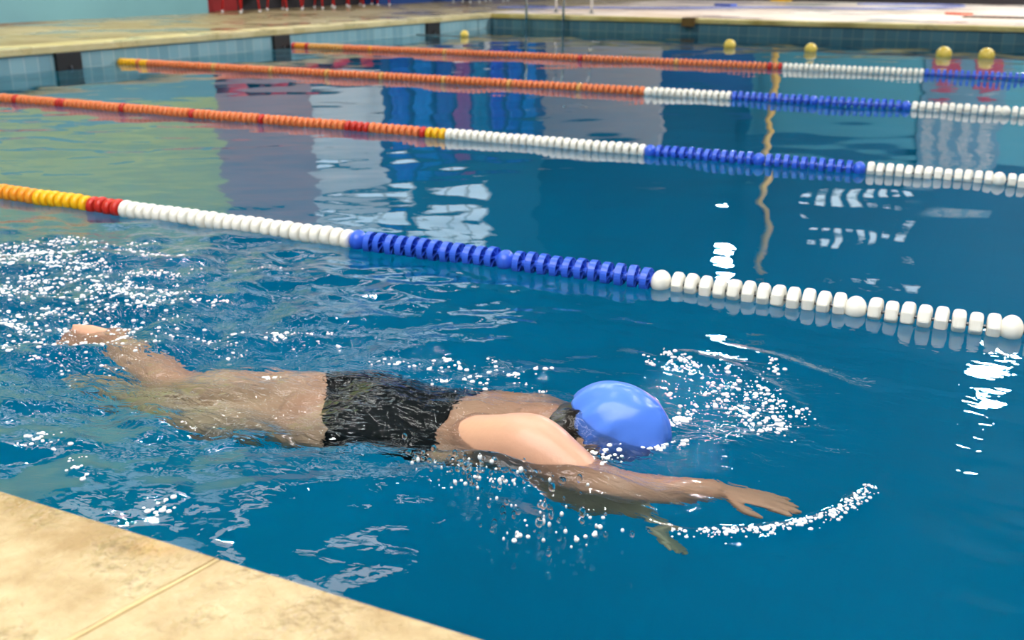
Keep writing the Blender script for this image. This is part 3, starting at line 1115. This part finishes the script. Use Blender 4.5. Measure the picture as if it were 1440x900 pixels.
# ------------------------------------------------------------------ red and white chairs along the end wall
def chair_mesh(mshell, mleg, loc, rz, label):
    t = empty('stacking_chair', loc, rz)
    tag(t, label, 'chair')
    bm = bmesh.new()
    n = 10
    # shell: seat that turns up into the back
    prof = [(0.22, 0.445), (0.20, 0.455), (0.0, 0.445), (-0.16, 0.44), (-0.21, 0.47), (-0.235, 0.56), (-0.26, 0.70), (-0.285, 0.82)]
    rows = []
    for y, z in prof:
        rows.append([bm.verts.new(((k / n - .5) * 0.44, y, z + 0.05 * ((k / n - .5) * 2) ** 4)) for k in range(n + 1)])
    for a, b in zip(rows[:-1], rows[1:]):
        for k in range(n):
            bm.faces.new((a[k], a[k + 1], b[k + 1], b[k]))
    o = from_bm('seat_shell', bm, mshell, t, True)
    sd = o.modifiers.new('t', 'SOLIDIFY')
    sd.thickness = 0.012
    for sx in (-1, 1):
        for sy in (-1, 1):
            bm = bmesh.new()
            add_tube(bm, [(sx * .19, sy * .16, 0.44), (sx * .215, sy * .20 - (0.02 if sy < 0 else 0), 0.02)], 0.013, 8)
            leg = from_bm('leg', bm, mleg, t, True)
            bm = bmesh.new()
            add_tube(bm, [(sx * .215, sy * .20 - (0.02 if sy < 0 else 0), 0.0), (sx * .215, sy * .20 - (0.02 if sy < 0 else 0), 0.035)], 0.019, 8)
            from_bm('foot_cap', bm, M_white, leg, True)
    return t


M_redshell = mat('red_chair_plastic', srgb(190, 12, 22), 0.3)
M_redleg = mat('red_chair_steel', srgb(205, 22, 30), 0.3)
M_whshell = mat('white_chair_plastic', srgb(220, 224, 228), 0.4)
names = ['red stacking chair at the near end of the row by the dark recess', 'second red stacking chair of the row by the dark recess',
         'third red stacking chair of the row, mid recess', 'fourth red stacking chair of the row by the dark recess', 'red stacking chair at the far end of the row, past the others']
for i, y in enumerate((13.95, 15.15, 16.2, 17.2, 18.2)):
    c = chair_mesh(M_redshell, M_redleg, (-11.72 - (0.04 * i), y, DECK), -pi / 2 + 0.1 * ((i % 3) - 1), names[i])
    c['group'] = 'red chairs along the end wall'
for i, (x, y) in enumerate(((-11.3, 21.0), (-11.2, 22.3))):
    chair_mesh(M_whshell, M_chrome, (x, y, DECK), -pi / 2 + .2 * i, ('white plastic chair past the red chairs in the far corner', 'white plastic chair deepest in the far corner')[i])
struct('trim_4', (XW - 0.44, 13.45, DECK), (XW - 0.40, 14.6, 1.0), M_maroon)

# ------------------------------------------------------------------ things on the far deck
M_hose = mat('blue_hose_rubber', srgb(104, 120, 186), 0.4)
bm = bmesh.new()
hp = [(-9.05, 18.04), (-8.3, 18.6), (-7.2, 19.1), (-6.2, 19.7), (-5.0, 20.9), (-4.2, 21.4), (-3.2, 21.5), (-2.4, 22.0), (-1.7, 23.2), (-1.3, 24.6), (-1.6, 25.4), (-2.6, 25.2), (-3.6, 24.6)]
hs = []
for i in range(len(hp) - 1):
    for s in range(6):
        t_ = s / 6
        p0, p1, p2, p3 = [np.array(hp[max(0, min(len(hp) - 1, i + k))]) for k in (-1, 0, 1, 2)]
        c = 0.5 * (2 * p1 + (p2 - p0) * t_ + (2 * p0 - 5 * p1 + 4 * p2 - p3) * t_ ** 2 + (3 * p1 - p0 - 3 * p2 + p3) * t_ ** 3)
        hs.append((c[0], c[1], DECK + 0.02))
add_tube(bm, hs, 0.015, 8)
tag(from_bm('garden_hose', bm, M_hose, smooth=True), 'long blue hose snaking over the pale far deck', 'hose')


def kickboard(loc, rz, m, label):
    bm = bmesh.new()
    pts = [(-.14, -.22), (.14, -.22), (.15, .05)] + [(.15 * cos(a), .05 + .18 * sin(a)) for a in np.linspace(0.15, pi - .15, 10)] + [(-.15, .05)]
    lo = [bm.verts.new((x, y, 0)) for x, y in pts]
    hi = [bm.verts.new((x, y, .035)) for x, y in pts]
    bm.faces.new(lo[::-1]); bm.faces.new(hi)
    for k in range(len(pts)):
        k2 = (k + 1) % len(pts)
        bm.faces.new((lo[k], lo[k2], hi[k2], hi[k]))
    bmesh.ops.bevel(bm, geom=bm.edges[:], offset=.006, segments=2, affect='EDGES')
    o = from_bm('kickboard', bm, m)
    o.location = loc
    o.rotation_euler = (0, 0, rz)
    tag(o, label, 'kickboard')


kickboard((-5.84, 22.3, DECK), 1.3, mat('blue_foam', srgb(58, 96, 196), 0.6), 'blue kickboard lying flat on the far deck')
kickboard((-1.15, 20.0, DECK), 0.9, mat('coral_foam', srgb(232, 120, 96), 0.6), 'coral kickboard lying flat on the far deck by a brown mat')
bm = bmesh.new()
add_box(bm, (-0.75, -0.22, 0), (0.75, 0.22, 0.012), 0.004)
for k in range(14):
    add_box(bm, (-0.72 + k * .105, -0.2, 0.010), (-0.66 + k * .105, 0.2, 0.016))
o = from_bm('rubber_mat', bm, mat('brown_rubber', srgb(84, 60, 30), 0.6))
o.location = (-0.25, 18.9, DECK)
tag(o, 'brown rubber mat lying near the far pool edge', 'mat')
bm = bmesh.new()
add_box(bm, (-0.10, -0.03, -0.10), (0.10, 0.02, 0.03), 0.008)
add_box(bm, (-0.10, -0.03, 0.015), (0.10, 0.20, 0.03), 0.005)
o = from_bm('edge_bracket', bm, mat('brown_painted_steel', srgb(96, 70, 24), 0.5))
o.location = (-4.66, YF - 0.055, DECK - 0.012)
tag(o, 'small brown bracket hooked over the far pool edge', 'bracket')

# yellow pole, board, banners: seen mirrored in the water
M_ypole = mat('yellow_pole_paint', srgb(226, 182, 20), 0.45)
t = empty('yellow_pole', (-5.60, 26.75, DECK))
tag(t, 'tall yellow pole standing on the far deck', 'pole')
bm = bmesh.new(); add_tube(bm, [(0, 0, 0.0), (0, 0, 6.6)], 0.09, 16); from_bm('shaft', bm, M_ypole, t, True)
bm = bmesh.new(); add_box(bm, (-.22, -.22, 0), (.22, .22, .03), .006); from_bm('base_plate', bm, M_ypole, t)

t = empty('notice_board', (-1.15, YW - 0.06, 0))
tag(t, 'tall notice board with two red figures above rows of print, on the far wall', 'notice board')
bm = bmesh.new(); add_box(bm, (-0.95, 0, 0.7), (0.95, 0.05, 4.6), 0.01); from_bm('panel', bm, mat('blue_grey_board', srgb(78, 110, 128), 0.5), t)
bm = bmesh.new()
for sx in (-.5, .45):
    bmesh.ops.create_uvsphere(bm, u_segments=14, v_segments=8, radius=1, matrix=Matrix.Translation((sx, -.01, 1.75)) @ Matrix.Diagonal((.17, .02, .2, 1)))
    add_box(bm, (sx - .3, -.02, .8), (sx + .3, 0.0, 1.55), .008)
from_bm('red_figures', bm, mat('red_print', srgb(140, 34, 48), 0.5), t)
bm = bmesh.new()
for k in range(13):
    for j in range(4):
        x = -0.85 + j * .43 + random.uniform(0, .05)
        add_box(bm, (x, -.012, 2.25 + k * .17), (x + random.uniform(.2, .36), 0, 2.32 + k * .17))
from_bm('print_rows', bm, mat('pale_print', srgb(175, 176, 172), 0.5), t)

bc = [srgb(20, 84, 190), srgb(24, 110, 200), srgb(30, 70, 160), srgb(130, 44, 120), srgb(20, 100, 150), srgb(28, 60, 190)]
for i in range(8):
    y0 = 18.9 + i * 0.95
    bm = bmesh.new()
    n = 8
    rows = []
    for k in range(n + 1):
        rows.append([bm.verts.new((0.02 + 0.02 * sin(k * 1.6 + i), y0 + .72 * k / n, z)) for z in (0.75, 1.6, 2.5, 3.3)])
    for a, b in zip(rows[:-1], rows[1:]):
        for j in range(3):
            bm.faces.new((a[j], b[j], b[j + 1], a[j + 1]))
    o = from_bm('hanging_banner', bm, mat('banner_cloth', bc[i % 6], 0.6, noise=.25, nscale=2.5), smooth=True)
    sd = o.modifiers.new('t', 'SOLIDIFY'); sd.thickness = .01
    o.location = (XW - 0.09, 0, 0)
    tag(o, '%s cloth banner hanging on the blue end wall' % ('magenta' if i % 6 == 3 else 'blue'), 'banner', 'cloth banners on the blue end wall')

# row of small lit panes high on the far wall
for i in range(8):
    x = -4.6 + i * 0.36
    o = box_obj('window_%d' % (i + 4), (x, YW + .26, 5.2), (x + .2, YW + .29, 5.3 + .45 * (i % 3 + 1) / 2), emit('far_window_pane', (.8, .95, 1, 1), 2.2))
    tag(o, kind='structure')

# ------------------------------------------------------------------ white beads standing in for glints, and water drops
M_glint = mat('white_glint_beads', (0.96, 0.98, 1.0, 1), 0.15, 0.6)  # small white beads stand in for specular glints on the ripples
M_drop = bpy.data.materials.new('clear_water_drop')
M_drop.use_nodes = True
_nt = M_drop.node_tree
_nt.nodes.clear()
_o = _nt.nodes.new('ShaderNodeOutputMaterial')
_g = _nt.nodes.new('ShaderNodeBsdfGlass')
_g.inputs['IOR'].default_value = 1.33
_nt.links.new(_g.outputs[0], _o.inputs[0])


def beads(name, pts, m, label):
    """pts: (x, y, z, r, stretch)"""
    base = bmesh.new()
    bmesh.ops.create_icosphere(base, subdivisions=2, radius=1)
    bv = np.array([v.co[:] for v in base.verts])
    bf = np.array([[v.index for v in f.verts] for f in base.faces])
    base.free()
    V, F = [], []
    for i, (x, y, z, r, s) in enumerate(pts):
        V.append(bv * np.array([r, r, r * s]) + np.array([x, y, z]))
        F.append(bf + i * len(bv))
    V = np.concatenate(V); F = np.concatenate(F)
    me = bpy.data.meshes.new(name)
    me.from_pydata(V.tolist(), [], F.tolist())
    me.polygons.foreach_set('use_smooth', [True] * len(me.polygons))
    o = new_obj(name, me, m)
    tag(o, label, 'glint_beads' if m is M_glint else 'splash', kind='stuff')
    return o


def on_water(xy):
    x = np.array([p[0] for p in xy]); y = np.array([p[1] for p in xy])
    return hfield(x, y)


def scatter(n, fn, rmin, rmax, keep=None):
    P = [fn() for _ in range(n)]
    h = on_water(P)
    out = []
    for (x, y), z in zip(P, h):
        r = rmin + (rmax - rmin) * random.random() ** 2.2
        out.append((x, y, z + r * .1, r, 0.6))
    return out


def streaks(n_streak, per, cx, cy, sx, sy, ang, length, wid):
    """short lines of glint beads along wave crests"""
    P = []
    for _ in range(n_streak):
        x0, y0 = random.gauss(cx, sx), random.gauss(cy, sy)
        a = random.gauss(ang, .25)
        L = length * random.uniform(.4, 1.2)
        for _ in range(int(per * random.uniform(.4, 1.4))):
            t_ = random.uniform(-.5, .5)
            P.append((x0 + cos(a) * L * t_ + random.gauss(0, wid), y0 + sin(a) * L * t_ + random.gauss(0, wid * 1.6)))
    h = on_water(P)
    out = []
    for (x, y), z in zip(P, h):
        r = 0.0017 + 0.0050 * random.random() ** 2.0
        out.append((x, y, z + r * .1, r, 0.6))
    return out


glint_beads = streaks(40, 22, -2.95, 2.16, .12, .16, 0.35, .2, .014) + streaks(60, 20, -2.66, 2.16, .26, .17, 0.35, .22, .014) + streaks(22, 18, -2.22, 2.10, .14, .12, .5, .14, .012)
glint_beads += streaks(44, 16, -2.22, 1.74, .18, .13, .3, .18, .014)
beads('glint_beads', glint_beads, M_glint, 'streaks of white beads as glints around the feet of the swimmer')
glint_beads = streaks(16, 9, -1.55, 1.93, .22, .07, .2, .08, .009) + streaks(14, 9, -1.0, 2.02, .16, .05, -.3, .07, .008)
beads('glint_beads', glint_beads, M_glint, 'sparse white beads as glints along the far flank of the swimmer')
glint_beads = streaks(17, 15, -0.47, 2.15, .06, .10, -1.0, .16, .010) + streaks(9, 14, -0.42, 2.02, .05, .05, -1.2, .10, .010) + streaks(5, 16, -0.68, 2.28, .04, .03, -.6, .10, .008)
glint_beads += streaks(6, 14, -0.60, 1.96, .03, .02, .3, .05, .006)
beads('glint_beads', glint_beads, M_glint, 'patch of white beads as glints on the water ahead of the blue cap')
P = []
for _ in range(420):
    a = random.uniform(-1.36, -0.10)
    wgt = 0.35 + 0.65 * sin(min(1, (a + 1.36) / 1.26) ** 1.5 * pi)
    if random.random() > wgt:
        continue
    rr = 0.365 + random.gauss(0, 0.008)
    P.append((-0.50 + rr * cos(a), 1.86 + rr * sin(a)))
hh = on_water(P)
glint_beads = []
for (x, y), z in zip(P, hh):
    r = 0.0012 + 0.0034 * random.random() ** 2
    glint_beads.append((x, y, z + r * .1, r, .6))
beads('glint_beads', glint_beads, M_glint, 'curved line of white beads as glints around the leading hand')
glint_beads = streaks(8, 7, -1.62, 1.24, .07, .06, .6, .06, .006) + streaks(4, 6, -1.26, 1.19, .03, .03, .8, .04, .005)
beads('glint_beads', glint_beads, M_glint, 'few white beads as glints on blue water beside the near deck edge')
glint_beads = streaks(10, 9, -0.535, 1.80, .04, .012, .25, .10, .005) + streaks(6, 8, -0.66, 1.70, .05, .012, .1, .08, .006)
beads('glint_beads', glint_beads, M_glint, 'line of white splash and glint beads where the blue cap meets the water')
glint_beads = []  # spray drops, with their highlights put in as white colour
for _ in range(60):
    r = 0.0016 + 0.0036 * random.random() ** 2
    glint_beads.append((random.gauss(-0.80, .07), random.gauss(1.515, .022), random.uniform(0.0, .03), r, random.uniform(.8, 1.7)))
for _ in range(45):
    r = 0.0016 + 0.0038 * random.random() ** 2
    glint_beads.append((random.gauss(-0.60, .06), random.gauss(1.41, .04), random.uniform(0.0, .03), r, random.uniform(.8, 2.0)))
beads('glint_beads', glint_beads, M_glint, 'loose spray beads, coloured white as highlights, falling below the stretched arm')
drops = []
for _ in range(50):
    r = 0.0022 + 0.005 * random.random() ** 2
    drops.append((random.gauss(-0.83, .05), random.gauss(1.50, .025), random.uniform(0.0, .05), r, random.uniform(1, 1.9)))
for _ in range(40):
    r = 0.0022 + 0.005 * random.random() ** 2
    drops.append((random.gauss(-0.62, .07), random.gauss(1.42, .05), random.uniform(0.0, .05), r, random.uniform(1, 2.2)))
for _ in range(60):
    t_ = random.random()
    r = 0.0018 + 0.004 * random.random() ** 2
    drops.append((-1.0 + .35 * t_, 1.53 + .04 * t_ + random.gauss(0, .010), random.uniform(0.0, .02), r, random.uniform(.8, 1.5)))
beads('splash_drops', drops, M_drop, 'clear water drops splashing below the lifted arm')
